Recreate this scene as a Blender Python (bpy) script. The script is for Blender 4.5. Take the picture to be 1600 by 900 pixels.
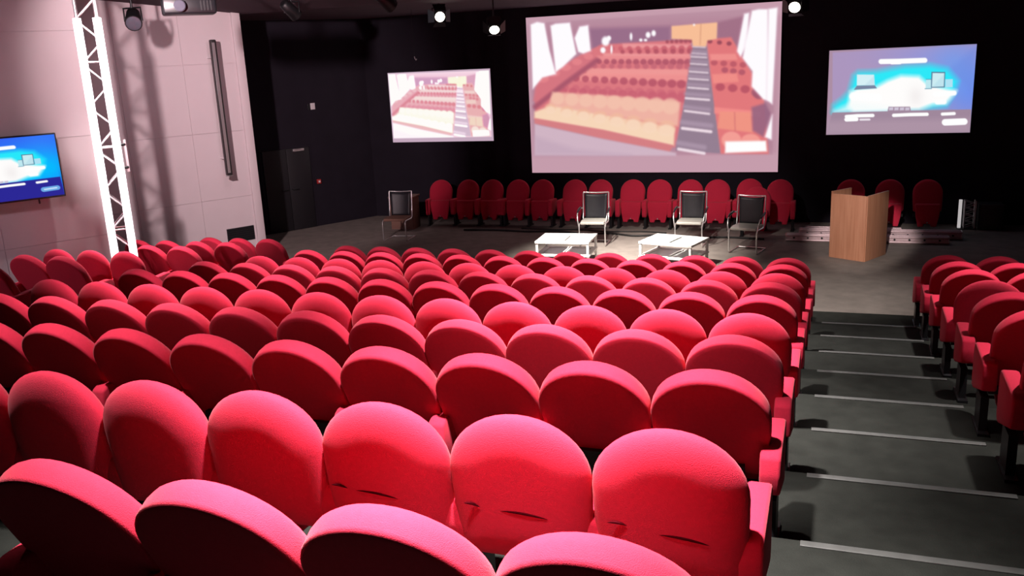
import bpy, bmesh, math, random
import numpy as np
from mathutils import Vector, Matrix
random.seed(7)
R = math.radians
scene = bpy.context.scene
COL = scene.collection
for o in list(bpy.data.objects):
    bpy.data.objects.remove(o)

# ------------------------------------------------------------------ camera
PITCH, YAW, ROLL, FPX = 0.253325, -0.353783, -0.049422, 1395.9
cp, sp, cy, sy = math.cos(PITCH), math.sin(PITCH), math.cos(YAW), math.sin(YAW)
fwd = Vector((sy * cp, cy * cp, -sp)); right = Vector((cy, -sy, 0)); up = right.cross(fwd)
cr, sr = math.cos(ROLL), math.sin(ROLL)
r2 = cr * right + sr * up; u2 = -sr * right + cr * up
cam_d = bpy.data.cameras.new('camera'); cam = bpy.data.objects.new('camera', cam_d); COL.objects.link(cam)
m = Matrix.Identity(4)
for i in range(3):
    m[i][0] = r2[i]; m[i][1] = u2[i]; m[i][2] = -fwd[i]
cam.matrix_world = m
cam_d.sensor_width = 36.0; cam_d.lens = 36.0 * FPX / 1600.0; cam_d.clip_start = 0.05; cam_d.clip_end = 200
scene.camera = cam

# ------------------------------------------------------------------ world, exposure
w = bpy.data.worlds.new('world'); scene.world = w; w.use_nodes = True
w.node_tree.nodes['Background'].inputs[0].default_value = (0.9, 0.75, 0.85, 1)
w.node_tree.nodes['Background'].inputs[1].default_value = 0.02
vs = scene.view_settings
vs.view_transform = 'Standard'; vs.look = 'None'; vs.exposure = 0.0; vs.gamma = 1.0; vs.use_curve_mapping = False

# ------------------------------------------------------------------ lights of the hall and added fills (ceiling, out of the frame)
def spot(name, loc, target, power, angle, blend=0.6, color=(1, 0.9, 0.88), radius=0.08):
    l = bpy.data.lights.new(name, 'SPOT'); l.energy = power; l.spot_size = R(angle); l.spot_blend = blend
    l.color = color; l.shadow_soft_size = radius
    o = bpy.data.objects.new(name, l); COL.objects.link(o); o.location = loc
    o.rotation_euler = (Vector(target) - Vector(loc)).to_track_quat('-Z', 'Y').to_euler()
    return o
# downlights over the stalls
for (hx, hy, hz, hp, ha) in ((-1.2, 2.62, 2.1, 4200, 66), (-1.6, 5.62, 1.85, 4600, 66), (-2.0, 8.60, 1.5, 3400, 68), (-2.4, 10.9, 1.25, 1300, 66),
                         (-4.0, 2.9, 2.1, 1000, 64), (-4.7, 5.7, 1.85, 1900, 66), (-5.2, 8.65, 1.5, 1800, 66), (-8.5, 9.3, 1.4, 1700, 70),
                         (-0.95, 1.75, 2.1, 1900, 34), (2.0, 5.9, 1.8, 1100, 62), (2.0, 8.9, 1.5, 1200, 62)):  # the narrow one is added to brighten the nearest row's tops
    spot('house_light', (hx, hy, hz), (hx, hy + 0.25, -3.0), hp, ha, 1.0, radius=0.1)
# side lights and an added fill that wash the left wall panels
WL = (-6.3, 5.55, 1.1)
spot('wall_light', WL, (-10.75, 13.9, -0.9), 3400, 44, 0.5, color=(1, 0.76, 0.79), radius=0.10)
spot('wall_light', (-10.0, 3.4, 0.2), (-10.4, 8.6, -0.9), 300, 90, 0.8, color=(1, 0.66, 0.80), radius=0.06)
spot('wall_light', (-7.6, 11.0, 1.0), (-11.3, 13.0, -0.5), 170, 64, 1.0, color=(1, 0.74, 0.84), radius=0.3)  # unseen fill lamp, added to soften the truss shadow bands
# stage front lights
spot('stage_light', (-3.9, 12.6, 0.95), (-3.55, 14.85, -3.53), 5200, 50, 1.0, color=(1, 0.92, 0.84), radius=0.08)
spot('stage_light', (-2.6, 11.6, 1.05), (-3.0, 17.2, -3.0), 1000, 42, 1.0, color=(1, 0.9, 0.85), radius=0.1)
spot('stage_light', (-0.6, 2.5, 1.6), (0.38, 15.4, -3.0), 6400, 7.5, 0.5, color=(1, 0.9, 0.84), radius=0.1)
spot('stage_light', (-0.3, 9.0, 1.35), (-0.1, 12.9, -3.5), 1600, 34, 1.0, color=(1, 0.92, 0.86), radius=0.1)

# ------------------------------------------------------------------ materials
def nt(name):
    mt = bpy.data.materials.new(name); mt.use_nodes = True
    return mt, mt.node_tree.nodes, mt.node_tree.links
def mat(name, col, rough=0.6, metal=0.0, var=0.0, nscale=20.0, bump=0.0, bscale=200.0, sheen=0.0, sheen_tint=(1, 1, 1), spec=0.5, emit=None, estr=1.0, coat=0.0):
    mt, n, l = nt(name); b = n['Principled BSDF']
    b.inputs['Base Color'].default_value = (*col, 1); b.inputs['Roughness'].default_value = rough
    b.inputs['Metallic'].default_value = metal; b.inputs['Specular IOR Level'].default_value = spec
    if sheen:
        b.inputs['Sheen Weight'].default_value = sheen; b.inputs['Sheen Roughness'].default_value = 0.45
        b.inputs['Sheen Tint'].default_value = (*sheen_tint, 1)
    tc = n.new('ShaderNodeTexCoord')
    if var:
        no = n.new('ShaderNodeTexNoise'); no.inputs['Scale'].default_value = nscale; no.inputs['Detail'].default_value = 5
        l.new(tc.outputs['Object'], no.inputs['Vector'])
        mx = n.new('ShaderNodeMix'); mx.data_type = 'RGBA'
        mx.inputs[6].default_value = (*[c * (1 - var) for c in col], 1); mx.inputs[7].default_value = (*[min(1, c * (1 + var)) for c in col], 1)
        l.new(no.outputs['Fac'], mx.inputs[0]); l.new(mx.outputs[2], b.inputs['Base Color'])
    if bump:
        no2 = n.new('ShaderNodeTexNoise'); no2.inputs['Scale'].default_value = bscale; no2.inputs['Detail'].default_value = 2
        l.new(tc.outputs['Object'], no2.inputs['Vector'])
        bp = n.new('ShaderNodeBump'); bp.inputs['Strength'].default_value = bump; bp.inputs['Distance'].default_value = 0.004
        l.new(no2.outputs['Fac'], bp.inputs['Height']); l.new(bp.outputs['Normal'], b.inputs['Normal'])
    if emit:
        b.inputs['Emission Color'].default_value = (*emit, 1); b.inputs['Emission Strength'].default_value = estr
    return mt
M = {}
M['fabric'] = mat('red_fabric', (0.58, 0.021, 0.058), 0.85, var=0.12, nscale=60, bump=0.5, bscale=350, sheen=0.14, sheen_tint=(1, 0.6, 0.6), spec=0.2)
M['black_metal'] = mat('black_metal', (0.012, 0.012, 0.014), 0.45, 0.3, var=0.2)
M['chrome'] = mat('chrome', (0.9, 0.9, 0.9), 0.28, 0.85, var=0.05)
M['alu'] = mat('aluminium', (0.72, 0.68, 0.70), 0.35, 0.85, var=0.1, nscale=9)
M['beam'] = mat('beam_alu', (0.60, 0.44, 0.47), 0.4, 0.35, var=0.25, nscale=12)
M['silver'] = mat('silver_bolt', (0.7, 0.7, 0.7), 0.3, 0.9, var=0.05)
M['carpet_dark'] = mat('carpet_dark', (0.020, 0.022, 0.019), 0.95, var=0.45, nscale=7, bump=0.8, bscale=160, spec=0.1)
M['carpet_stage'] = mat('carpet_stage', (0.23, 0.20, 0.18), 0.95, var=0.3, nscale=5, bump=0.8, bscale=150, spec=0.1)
M['nosing'] = mat('nosing_grey', (0.085, 0.09, 0.085), 0.5, 0.1, var=0.35, nscale=14)
M['wall_black'] = mat('wall_black', (0.014, 0.011, 0.018), 0.9, var=0.25, nscale=3, spec=0.2)
M['ceiling'] = mat('ceiling_dark', (0.07, 0.045, 0.06), 0.9, var=0.2, nscale=2, spec=0.2)
M['wall_light'] = mat('wall_light', (0.60, 0.53, 0.55), 0.85, var=0.04, nscale=2.5, bump=0.15, bscale=60, spec=0.2)
M['white_gloss'] = mat('white_lacquer', (0.82, 0.82, 0.80), 0.35, var=0.03)
M['glass_white'] = mat('frosted_glass', (0.62, 0.66, 0.66), 0.15, var=0.05)
M['black_plastic'] = mat('black_plastic', (0.012, 0.012, 0.015), 0.35, var=0.2)
M['mesh_black'] = mat('black_mesh', (0.010, 0.010, 0.014), 0.4, var=0.3, nscale=40, bump=0.4, bscale=300)
M['seat_grey'] = mat('grey_leather', (0.42, 0.40, 0.36), 0.35, var=0.1)
M['seat_brown'] = mat('brown_seat', (0.20, 0.10, 0.07), 0.6, var=0.2)
M['brown_wood'] = mat('brown_wood', (0.19, 0.10, 0.075), 0.6, var=0.25, nscale=6)
M['led'] = mat('led_tube', (0.9, 0.9, 0.9), 0.4, var=0.01, emit=(1, 0.96, 0.98), estr=8.0)
M['lens_on'] = mat('lens_lit', (0.9, 0.9, 0.8), 0.3, var=0.01, emit=(1, 0.93, 0.8), estr=9.0)
M['lens_off'] = mat('lens_dark', (0.10, 0.10, 0.13), 0.08, var=0.1, coat=1)
M['teal'] = mat('teal_gel', (0.10, 0.20, 0.22), 0.5, var=0.1)
M['door_black'] = mat('door_black', (0.009, 0.008, 0.011), 0.55, var=0.2, nscale=4)
M['sign_white'] = mat('sign_white', (0.75, 0.72, 0.74), 0.5, var=0.05)
M['alarm_red'] = mat('alarm_red', (0.45, 0.03, 0.03), 0.4, var=0.1)
M['cable'] = mat('cable_black', (0.012, 0.011, 0.011), 0.6, var=0.2)
# veneer wood for the lectern
def wood(name, c1, c2):
    mt, n, l = nt(name); b = n['Principled BSDF']; b.inputs['Roughness'].default_value = 0.5
    tc = n.new('ShaderNodeTexCoord'); mp = n.new('ShaderNodeMapping'); mp.inputs['Scale'].default_value = (14, 14, 0.8)
    no = n.new('ShaderNodeTexNoise'); no.inputs['Scale'].default_value = 2.0; no.inputs['Detail'].default_value = 6
    cr_ = n.new('ShaderNodeValToRGB'); cr_.color_ramp.elements[0].color = (*c1, 1); cr_.color_ramp.elements[1].color = (*c2, 1)
    cr_.color_ramp.elements[0].position = 0.3; cr_.color_ramp.elements[1].position = 0.7
    l.new(tc.outputs['Object'], mp.inputs[0]); l.new(mp.outputs[0], no.inputs['Vector']); l.new(no.outputs['Fac'], cr_.inputs[0]); l.new(cr_.outputs[0], b.inputs['Base Color'])
    return mt
M['veneer'] = wood('beech_veneer', (0.40, 0.17, 0.095), (0.50, 0.235, 0.14))
def screen_mat(name):
    mt, n, l = nt(name)
    n.remove(n['Principled BSDF'])
    at = n.new('ShaderNodeAttribute'); at.attribute_name = 'picture'
    em = n.new('ShaderNodeEmission'); l.new(at.outputs['Color'], em.inputs[0]); em.inputs[1].default_value = 1.0
    l.new(em.outputs[0], n['Material Output'].inputs[0])
    return mt
M['picture'] = screen_mat('projected_picture')

# ------------------------------------------------------------------ mesh helpers
class MB:
    def __init__(s): s.v = []; s.f = []; s.sm = []
    def add(s, vs_, fs, smooth=False):
        o = len(s.v); s.v += [tuple(p) for p in vs_]; s.f += [tuple(i + o for i in f) for f in fs]; s.sm += [smooth] * len(fs); return s
    def box(s, c, d, rot=None, ch=0.0):
        hx, hy, hz = d[0] / 2, d[1] / 2, d[2] / 2
        bm = bmesh.new(); bmesh.ops.create_cube(bm, size=1.0)
        for v in bm.verts: v.co = Vector((v.co.x * d[0], v.co.y * d[1], v.co.z * d[2]))
        if ch > 0: bmesh.ops.bevel(bm, geom=list(bm.edges), offset=ch, segments=2, profile=0.5, affect='EDGES')
        M4 = Matrix.Translation(Vector(c)) @ (rot.to_4x4() if rot is not None else Matrix.Identity(4))
        bm.verts.index_update()
        s.add([M4 @ v.co for v in bm.verts], [[v.index for v in f.verts] for f in bm.faces], ch > 0); bm.free(); return s
    def tube(s, pts, r, n=8, closed=False):
        pts = [Vector(p) for p in pts]; k = len(pts); rings = []
        prev = None
        for i, p in enumerate(pts):
            if closed: d = pts[(i + 1) % k] - pts[i - 1]
            else: d = pts[min(i + 1, k - 1)] - pts[max(i - 1, 0)]
            d.normalize()
            if prev is None:
                a = Vector((0, 0, 1)) if abs(d.z) < 0.9 else Vector((1, 0, 0))
                x = d.cross(a).normalized()
            else:
                x = (prev - d * prev.dot(d)).normalized()
            prev = x; y = d.cross(x)
            rr = r[i] if isinstance(r, (list, tuple)) else r
            rings.append([p + (x * math.cos(t) + y * math.sin(t)) * rr for t in [2 * math.pi * j / n for j in range(n)]])
        vs_ = [q for rg in rings for q in rg]; fs = []
        for i in range(k if closed else k - 1):
            a = i * n; b = ((i + 1) % k) * n
            for j in range(n): fs.append((a + j, a + (j + 1) % n, b + (j + 1) % n, b + j))
        s.add(vs_, fs, True)
        if not closed: s.add(rings[0], [tuple(range(n - 1, -1, -1))]); s.add(rings[-1], [tuple(range(n))])
        return s
    def prism(s, poly, f, t0, t1):
        """poly of (a, b); f(a, b, t) -> point"""
        n = len(poly); v = [f(a, b, t0) for a, b in poly] + [f(a, b, t1) for a, b in poly]
        fs = [tuple(range(n - 1, -1, -1)), tuple(range(n, 2 * n))] + [(i, (i + 1) % n, n + (i + 1) % n, n + i) for i in range(n)]
        return s.add(v, fs)
    def lathe(s, prof, n=16, M4=None, cap=True):
        M4 = M4 or Matrix.Identity(4); v = []; k = len(prof)
        for (r, z) in prof:
            for j in range(n):
                t = 2 * math.pi * j / n; v.append(M4 @ Vector((r * math.cos(t), r * math.sin(t), z)))
        fs = [(i * n + j, i * n + (j + 1) % n, (i + 1) * n + (j + 1) % n, (i + 1) * n + j) for i in range(k - 1) for j in range(n)]
        s.add(v, fs, True)
        if cap:
            s.add(v[:n], [tuple(range(n - 1, -1, -1))]); s.add(v[-n:], [tuple(range(n))])
        return s
    def mesh(s, name, mt, bevel=0.0, weld=False):
        me = bpy.data.meshes.new(name); me.from_pydata(s.v, [], s.f); me.update()
        me.polygons.foreach_set('use_smooth', s.sm)
        bm = bmesh.new(); bm.from_mesh(me)
        if weld: bmesh.ops.remove_doubles(bm, verts=bm.verts, dist=1e-5)
        if bevel: bmesh.ops.bevel(bm, geom=list(bm.edges), offset=bevel, segments=2, profile=0.5, affect='EDGES')
        bmesh.ops.recalc_face_normals(bm, faces=bm.faces); bm.to_mesh(me); bm.free()
        me.materials.append(mt); return me
    def build(s, name, mt, parent=None, bevel=0.0, loc=None, rz=0.0, weld=False):
        return put(s.mesh(name, mt, bevel, weld), name, parent, loc, rz)
def put(me, name, parent=None, loc=None, rz=0.0):
    o = bpy.data.objects.new(name, me); COL.objects.link(o)
    if parent is not None: o.parent = parent
    if loc is not None: o.location = loc
    if rz: o.rotation_euler = (0, 0, rz)
    return o
def tag(o, label, cat, group=None):
    o['label'] = label; o['category'] = cat
    if group: o['group'] = group
    return o
def empty(name, loc, rz=0.0, label=None, cat=None, group=None):
    o = bpy.data.objects.new(name, None); COL.objects.link(o); o.location = loc; o.rotation_euler = (0, 0, rz); o.empty_display_size = 0.1
    if label: tag(o, label, cat, group)
    return o
def structure(o): o['kind'] = 'structure'; return o
def xy(a, b, t): return (a, b, t)

# ------------------------------------------------------------------ setting: floor, tiers, walls, ceiling
DY, DZ, YJ, ZJ, XE, SP = 1.0034, 0.1556, 10.763, -2.470, -0.219, 0.54
CH = 0.915                                    # seat height above its tread
Z0 = ZJ - CH                                  # tread of the first row
ZS = Z0 - DZ                                  # stage floor
YN = 11.775                                   # nosing of the first tread
XL, XR = -13.5, 6.0
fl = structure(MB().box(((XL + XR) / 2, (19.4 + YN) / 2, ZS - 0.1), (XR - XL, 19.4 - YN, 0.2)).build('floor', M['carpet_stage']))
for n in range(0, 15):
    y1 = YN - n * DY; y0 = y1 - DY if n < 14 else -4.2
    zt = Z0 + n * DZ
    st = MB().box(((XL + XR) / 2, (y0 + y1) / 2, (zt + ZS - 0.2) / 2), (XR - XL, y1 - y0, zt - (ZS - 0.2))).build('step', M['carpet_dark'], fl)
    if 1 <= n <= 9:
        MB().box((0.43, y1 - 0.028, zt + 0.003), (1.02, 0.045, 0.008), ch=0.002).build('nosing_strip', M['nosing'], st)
def ceil_z(y): return 0.985 if y > 14.5 else 0.985 + (14.5 - y) * 0.112
cm = MB()
ys = [19.4, 14.5, -4.3]
v = []
for y in ys:
    v += [(XL, y, ceil_z(y)), (XR, y, ceil_z(y)), (XR, y, ceil_z(y) + 0.2), (XL, y, ceil_z(y) + 0.2)]
f = [(0, 1, 5, 4), (4, 5, 9, 8), (3, 2, 6, 7), (7, 6, 10, 11), (0, 1, 2, 3), (8, 9, 10, 11), (0, 4, 7, 3), (4, 8, 11, 7), (1, 5, 6, 2), (5, 9, 10, 6)]
structure(cm.add(v, f).build('ceiling', M['ceiling']))
YB = 18.82
structure(MB().box((-3.2, YB + 0.1, -1.2), (18.4, 0.2, 4.9)).build('wall_back', M['wall_black']))
structure(MB().box((XR + 0.1, 7.4, -0.5), (0.2, 24, 7.5)).build('wall_right', M['wall_black']))
structure(MB().box(((XL + XR) / 2, -4.3, 0.3), (XR - XL + .4, 0.2, 6.5)).build('wall_rear', M['wall_black']))
T30 = math.tan(R(30)); D30 = Vector((0.5, 0.866025, 0)); N30 = Vector((0.866025, -0.5, 0))   # splayed walls run 30 degrees inward
ROT30 = Matrix.Rotation(R(60), 3, 'Z')          # local x along D30
def splay(name, pr, length, thick, z0, z1, mt):
    """wall block whose face starts at pr (stage end) and runs backwards along -D30"""
    c = Vector((pr[0], pr[1], 0)) - D30 * length / 2 - N30 * thick / 2
    return structure(MB().box((c.x, c.y, (z0 + z1) / 2), (length, thick, z1 - z0), ROT30).build(name, mt))
# black side wall next to the stage
splay('wall_left_stage', (-10.30 + 0.12, YB + 0.2), 3.9, 0.2, ZS, 1.2, M['wall_black'])
# light splayed panels: a backing wall with separate facing boards
def panelled(name, pr, length, z0, ztop, cols, rows, thick=0.18):
    wl = splay(name, (pr[0] - N30.x * 0.02, pr[1] - N30.y * 0.02), length, thick, z0, ztop, M['wall_light'])
    cw = length / cols; zs_ = [z0 + (ztop - z0) * i / rows for i in range(rows + 1)]
    for i in range(cols):
        for j in range(rows):
            c = Vector((pr[0], pr[1], 0)) - D30 * (cw * (i + 0.5)) - N30 * 0.01
            MB().box((c.x, c.y, (zs_[j] + zs_[j + 1]) / 2), (cw - 0.004, 0.02, zs_[j + 1] - zs_[j] - 0.004), ROT30).build('wall_panel', M['wall_light'], wl)
    return wl
P2 = (-10.39, 14.4); P1 = (-9.615, 9.79)
panelled('wall_left_front', P2, 3.4, ZS, 1.35, 3, 4)
panelled('wall_left', P1, 6.8, ZS, 2.0, 5, 4)
# returns that close the saw-tooth
structure(MB().box((-11.2, 10.75, -0.9), (3.4, 0.15, 5.4), Matrix.Rotation(R(-32), 3, 'Z')).build('wall_left_return', M['wall_black']))
structure(MB().box((-11.25, 15.3, -1.2), (2.3, 0.12, 4.8), Matrix.Rotation(R(130), 3, 'Z')).build('wall_left_recess', M['wall_black']))
structure(MB().box((-13.2, 0.0, 0), (0.2, 8.8, 7)).build('wall_left_rear', M['wall_light']))
# end post of the front light panel (pale upright edge)
pe = Vector((P2[0], P2[1], 0)) - D30 * 0.07 + N30 * 0.03
structure(MB().box((pe.x, pe.y, (ZS + 1.3) / 2), (0.16, 0.06, 1.3 - ZS), ROT30, ch=0.01).build('trim_1', M['wall_light']))
def on_splay(pr, y, off, z):
    """point at world y on the splayed face through pr, moved off the face"""
    x = pr[0] - T30 * (pr[1] - y); p = Vector((x, y, z)) + N30 * off; return p
PB = (-10.30, YB)                               # black wall line
# double door in the black wall
d0 = on_splay(PB, 16.42, 0.0, 0); d1 = on_splay(PB, 17.40, 0.0, 0); L_ = (d1 - d0).length; mid = (d0 + d1) / 2
dr = structure(MB().box((0, 0, 0.93), (L_ + 0.12, 0.04, 1.86), None).build('door_1', M['wall_black'])); dr.location = (mid.x + N30.x * 0.0, mid.y + N30.y * 0.0, ZS); dr.rotation_euler = (0, 0, R(60))
for s_ in (-1, 1):
    lf = MB().box((s_ * L_ / 4, -0.03, 0.91), (L_ / 2 - 0.01, 0.045, 1.80), ch=0.004).build('door_leaf', M['door_black'], dr)
    MB().tube([(s_ * 0.06, -0.055, 0.92), (s_ * 0.06, -0.10, 0.92), (s_ * 0.20, -0.10, 0.92)], 0.012).build('door_handle', M['black_metal'], lf)
MB().box((L_ / 4, -0.085, 1.77), (0.26, 0.06, 0.06), ch=0.008).build('door_closer', M['alu'], dr)

# ------------------------------------------------------------------ theatre seats
def arch(wd, hb, ht, n=20, taper=0.95, vr=1.0):
    """outline of a seat back in (x, z), z from hb to ht; round top, sides tapering down, round lower corners"""
    r = wd / 2; rv = r * vr; zc = ht - rv; pts = []; rc = 0.05; rb = r * taper
    pts += [(-rb * 0.4, hb), (0, hb), (rb * 0.4, hb)]
    for i in range(4):
        a = -math.pi / 2 + math.pi / 2 * i / 3; pts.append((rb - rc + rc * math.cos(a), hb + rc + rc * math.sin(a)))
    for i in range(1, 4):
        t = i / 4; pts.append((rb + (r - rb) * math.sin(t * math.pi / 2), hb + rc + (zc - hb - rc) * t))
    for i in range(n + 1):
        a = math.pi * i / n; pts.append((r * math.cos(a), zc + rv * math.sin(a)))
    for i in range(3, 0, -1):
        t = i / 4; pts.append((-rb - (r - rb) * math.sin(t * math.pi / 2), hb + rc + (zc - hb - rc) * t))
    for i in range(4):
        a = math.pi + math.pi / 2 * i / 3; pts.append((-rb + rc + rc * math.cos(a), hb + rc + rc * math.sin(a)))
    return pts
def back_mesh(lean, soft, ht=CH, hb=0.32, wd=0.535, th=0.105):
    """pad facing +y; rear face towards -y; lean in degrees tips the top backwards about the apex"""
    if soft: wd = 0.54; th = 0.12
    out = arch(wd, hb, ht, vr=0.86 if soft else 0.93); n = len(out); cz = hb + (ht - hb) * 0.5; hh = (ht - hb) / 2; hw_ = wd / 2; h = th / 2
    def ring(k, y): return [(x * (1 - k / hw_), y, cz + (z - cz) * (1 - k / hh)) for x, z in out]
    if soft:
        prof = [(k_, 0.01 - (h + 0.01) * math.sqrt(max(0.0, 1 - (1 - k_ / 0.16) ** 2))) for k_ in (0.15, 0.12, 0.095, 0.072, 0.052, 0.034, 0.02, 0.009, 0.003)] + [(0.0, 0.01), (0.005, h - 0.03), (0.02, h - 0.01), (0.045, h)]
    else:
        prof = [(0.030, -h), (0.012, -h + 0.001), (0.003, -h + 0.006), (0.0, -h + 0.016), (-0.001, 0.0), (0.004, h - 0.025), (0.016, h - 0.008), (0.045, h)]
    rings = [ring(k, y) for k, y in prof]
    k0, y0 = prof[0]; k1, y1 = prof[-1]
    inner_b = [[(x * s, y0 - 0.001 * (1 - s * s), cz + (z - cz) * s) for x, _, z in rings[0]] for s in (0.86, 0.70, 0.54, 0.38, 0.22, 0.08)]
    inner_f = [[(x * s, y1 + 0.012 * (1 - s * s), cz + (z - cz) * s) for x, _, z in rings[-1]] for s in (0.7, 0.35, 0.08)]
    allr = inner_b[::-1] + rings + inner_f
    ca, sa = math.cos(R(lean)), math.sin(R(lean))
    tp = [(x, y * ca - (z - ht) * sa, y * sa + (z - ht) * ca + ht) for rg in allr for x, y, z in rg]
    mb = MB(); nr = len(allr)
    fs = [(i * n + j, i * n + (j + 1) % n, (i + 1) * n + (j + 1) % n, (i + 1) * n + j) for i in range(nr - 1) for j in range(n)]
    fs.append(tuple(range(n))); fs.append(tuple(range((nr - 1) * n, nr * n)))
    return mb.add(tp, fs, True)
def arm_mesh():
    prof = [(0.035, 0.345), (0.02, 0.44), (0.03, 0.525), (0.07, 0.545), (0.40, 0.562), (0.445, 0.55), (0.465, 0.51), (0.462, 0.28), (0.44, 0.235), (0.40, 0.232)]
    mb = MB(); mb.prism(prof, lambda a, b, t: (t, a, b), -0.046, 0.046)
    return mb
def seat_mesh():
    """tip-up seat, folded: underside faces forward; tapered lower end with a notch"""
    poly = [(-0.215, 0.52), (0.215, 0.52), (0.225, 0.49), (0.205, 0.30), (0.165, 0.125), (0.065, 0.125), (0.060, 0.175), (-0.060, 0.175), (-0.065, 0.125), (-0.165, 0.125), (-0.205, 0.30), (-0.225, 0.49)]
    mb = MB(); mb.prism(poly, lambda a, b, t: (a, t + (0.52 - b) * 0.12, b), 0.235, 0.335)
    return mb
ME = {}
ME['back_std'] = back_mesh(25, False).mesh('backrest', M['fabric'])
ME['back_soft'] = back_mesh(6, True).mesh('backrest_soft', M['fabric'])  # set upright so that these backs come out brighter from behind
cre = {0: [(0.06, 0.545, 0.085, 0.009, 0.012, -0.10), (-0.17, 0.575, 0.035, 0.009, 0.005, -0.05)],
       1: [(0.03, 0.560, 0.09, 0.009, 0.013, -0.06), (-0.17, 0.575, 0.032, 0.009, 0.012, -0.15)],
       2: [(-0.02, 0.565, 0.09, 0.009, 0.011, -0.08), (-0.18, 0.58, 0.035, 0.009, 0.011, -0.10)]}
def shade_mesh(k):
    """crease shade drawn in dark colour: slim lens-shaped tucks lying in the rear face"""
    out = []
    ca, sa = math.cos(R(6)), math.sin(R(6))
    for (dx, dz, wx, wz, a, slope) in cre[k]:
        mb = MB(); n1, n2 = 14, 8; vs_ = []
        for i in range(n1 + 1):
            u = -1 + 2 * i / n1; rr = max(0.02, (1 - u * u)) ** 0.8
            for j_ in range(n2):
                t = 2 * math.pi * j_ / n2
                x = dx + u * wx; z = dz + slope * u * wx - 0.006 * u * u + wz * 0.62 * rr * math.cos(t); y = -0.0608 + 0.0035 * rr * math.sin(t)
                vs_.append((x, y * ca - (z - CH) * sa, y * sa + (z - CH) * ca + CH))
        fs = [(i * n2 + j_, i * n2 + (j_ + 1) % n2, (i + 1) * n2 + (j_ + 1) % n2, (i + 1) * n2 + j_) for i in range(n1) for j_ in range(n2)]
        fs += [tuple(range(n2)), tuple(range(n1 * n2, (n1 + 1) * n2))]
        out.append(mb.add(vs_, fs, True).mesh('crease_shade', M['crease_dark']))
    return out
M['crease_dark'] = mat('crease_shade_red', (0.05, 0.001, 0.004), 0.95, var=0.2, nscale=80, spec=0.05)  # dark colour stands in for the shade inside the folds
SHADE_PARTS = {k: shade_mesh(k) for k in cre}
ME['arm'] = arm_mesh().mesh('armrest', M['fabric'], bevel=0.014)
for p_ in ME['arm'].polygons: p_.use_smooth = True
ME['seat'] = seat_mesh().mesh('seat_cushion', M['fabric'], bevel=0.016)
for p_ in ME['seat'].polygons: p_.use_smooth = True
ME['leg'] = MB().box((0, 0.25, 0.13), (0.05, 0.20, 0.26)).box((0, 0.25, 0.01), (0.07, 0.32, 0.02)).mesh('leg', M['black_metal'])
ME['shell'] = MB().box((0, 0.165, 0.36), (0.30, 0.05, 0.12)).box((0, 0.20, 0.30), (0.50, 0.04, 0.05)).mesh('support_rail', M['black_metal'])
ME['bolt'] = MB().lathe([(0.016, 0), (0.016, 0.012), (0.010, 0.018)], 10, Matrix.Translation((0, 0.365, 0.20)) @ Matrix.Rotation(R(-90), 4, 'X')).mesh('hinge_bolt', M['silver'])
def seat(loc, label, group, kind='back_std', rz=0.0, right_arm=False, left_arm=True, scale=1.0, detail=False, shades=()):
    e = empty('theatre_seat', loc, rz, label, 'seat', group)
    if scale != 1.0: e.scale = (0.955, 1, scale)
    bk = put(ME[kind], 'backrest', e); put(ME['seat'], 'seat_cushion', e)
    if left_arm: put(ME['arm'], 'armrest', e, (-SP / 2, 0, 0)); put(ME['leg'], 'leg', e, (-SP / 2, 0, 0))
    if right_arm: put(ME['arm'], 'armrest', e, (SP / 2, 0, 0)); put(ME['leg'], 'leg', e, (SP / 2, 0, 0))
    put(ME['shell'], 'support_rail', e)
    for tm in shades: put(tm, 'crease_shade', bk)
    if detail: put(ME['bolt'], 'hinge_bolt', e)
    return e
ORD = ['first', 'second', 'third', 'fourth', 'fifth', 'sixth', 'seventh', 'eighth', 'ninth', 'tenth', 'eleventh', 'twelfth']
def visible(x, y, z, margin=0.12):
    from mathutils import Vector as V
    best = False
    for dx in (-0.3, 0, 0.3):
        for dz in (0.95, 0.4):
            p = V((x + dx, y, z + dz)); d = p.dot(fwd)
            if d < 0.2: continue
            px = 800 + FPX * p.dot(r2) / d; py = 450 - FPX * p.dot(u2) / d
            if -10 < px < 1610 and -10 < py < 910: best = True
    return best
SOFT = (2, 5, 8)  # every third row, its brighter light put into the back's shape
for n in range(10):
    zt = Z0 + n * DZ; y = YJ - n * DY
    for k in range(12):
        x = XE - (k + 0.5) * SP
        if not visible(x, y, zt): continue
        kind = 'back_std'; extra = ''; shades = []
        if n in SOFT: kind = 'back_soft'; extra = 'bright-backed '
        if n == 8 and k in cre: extra = 'creased '; shades = SHADE_PARTS[k]
        rowname = {0: 'front row', 9: 'row nearest the camera'}.get(n, ORD[n] + ' row from the front')
        pos = 'at the stairs' if k == 0 else ORD[k] + ' seat from the stairs'
        seat((x, y, zt), '%sred theatre seat, centre block, %s, %s' % (extra, rowname, pos), 'centre block seats', kind, right_arm=(k == 0), shades=shades)
for n in range(-1, 5):
    zt = Z0 + n * DZ; y = YJ - n * DY
    cnt = {-1: 3, 0: 4, 1: 2, 2: 3, 3: 2, 4: 1}[n]
    for k in range(cnt):
        x = -8.46 - 0.56 * k
        kind = 'back_soft' if n in SOFT else 'back_std'
        pos = 'on the walkway' if k == 0 else ORD[k] + ' seat from the walkway'
        rowname = 'front row' if n == -1 else ORD[n + 1] + ' row from the front'
        seat((x, y, zt), 'red theatre seat, left wall block, %s, %s' % (rowname, pos), 'left wall block seats', kind, right_arm=(k == 0))
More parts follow.
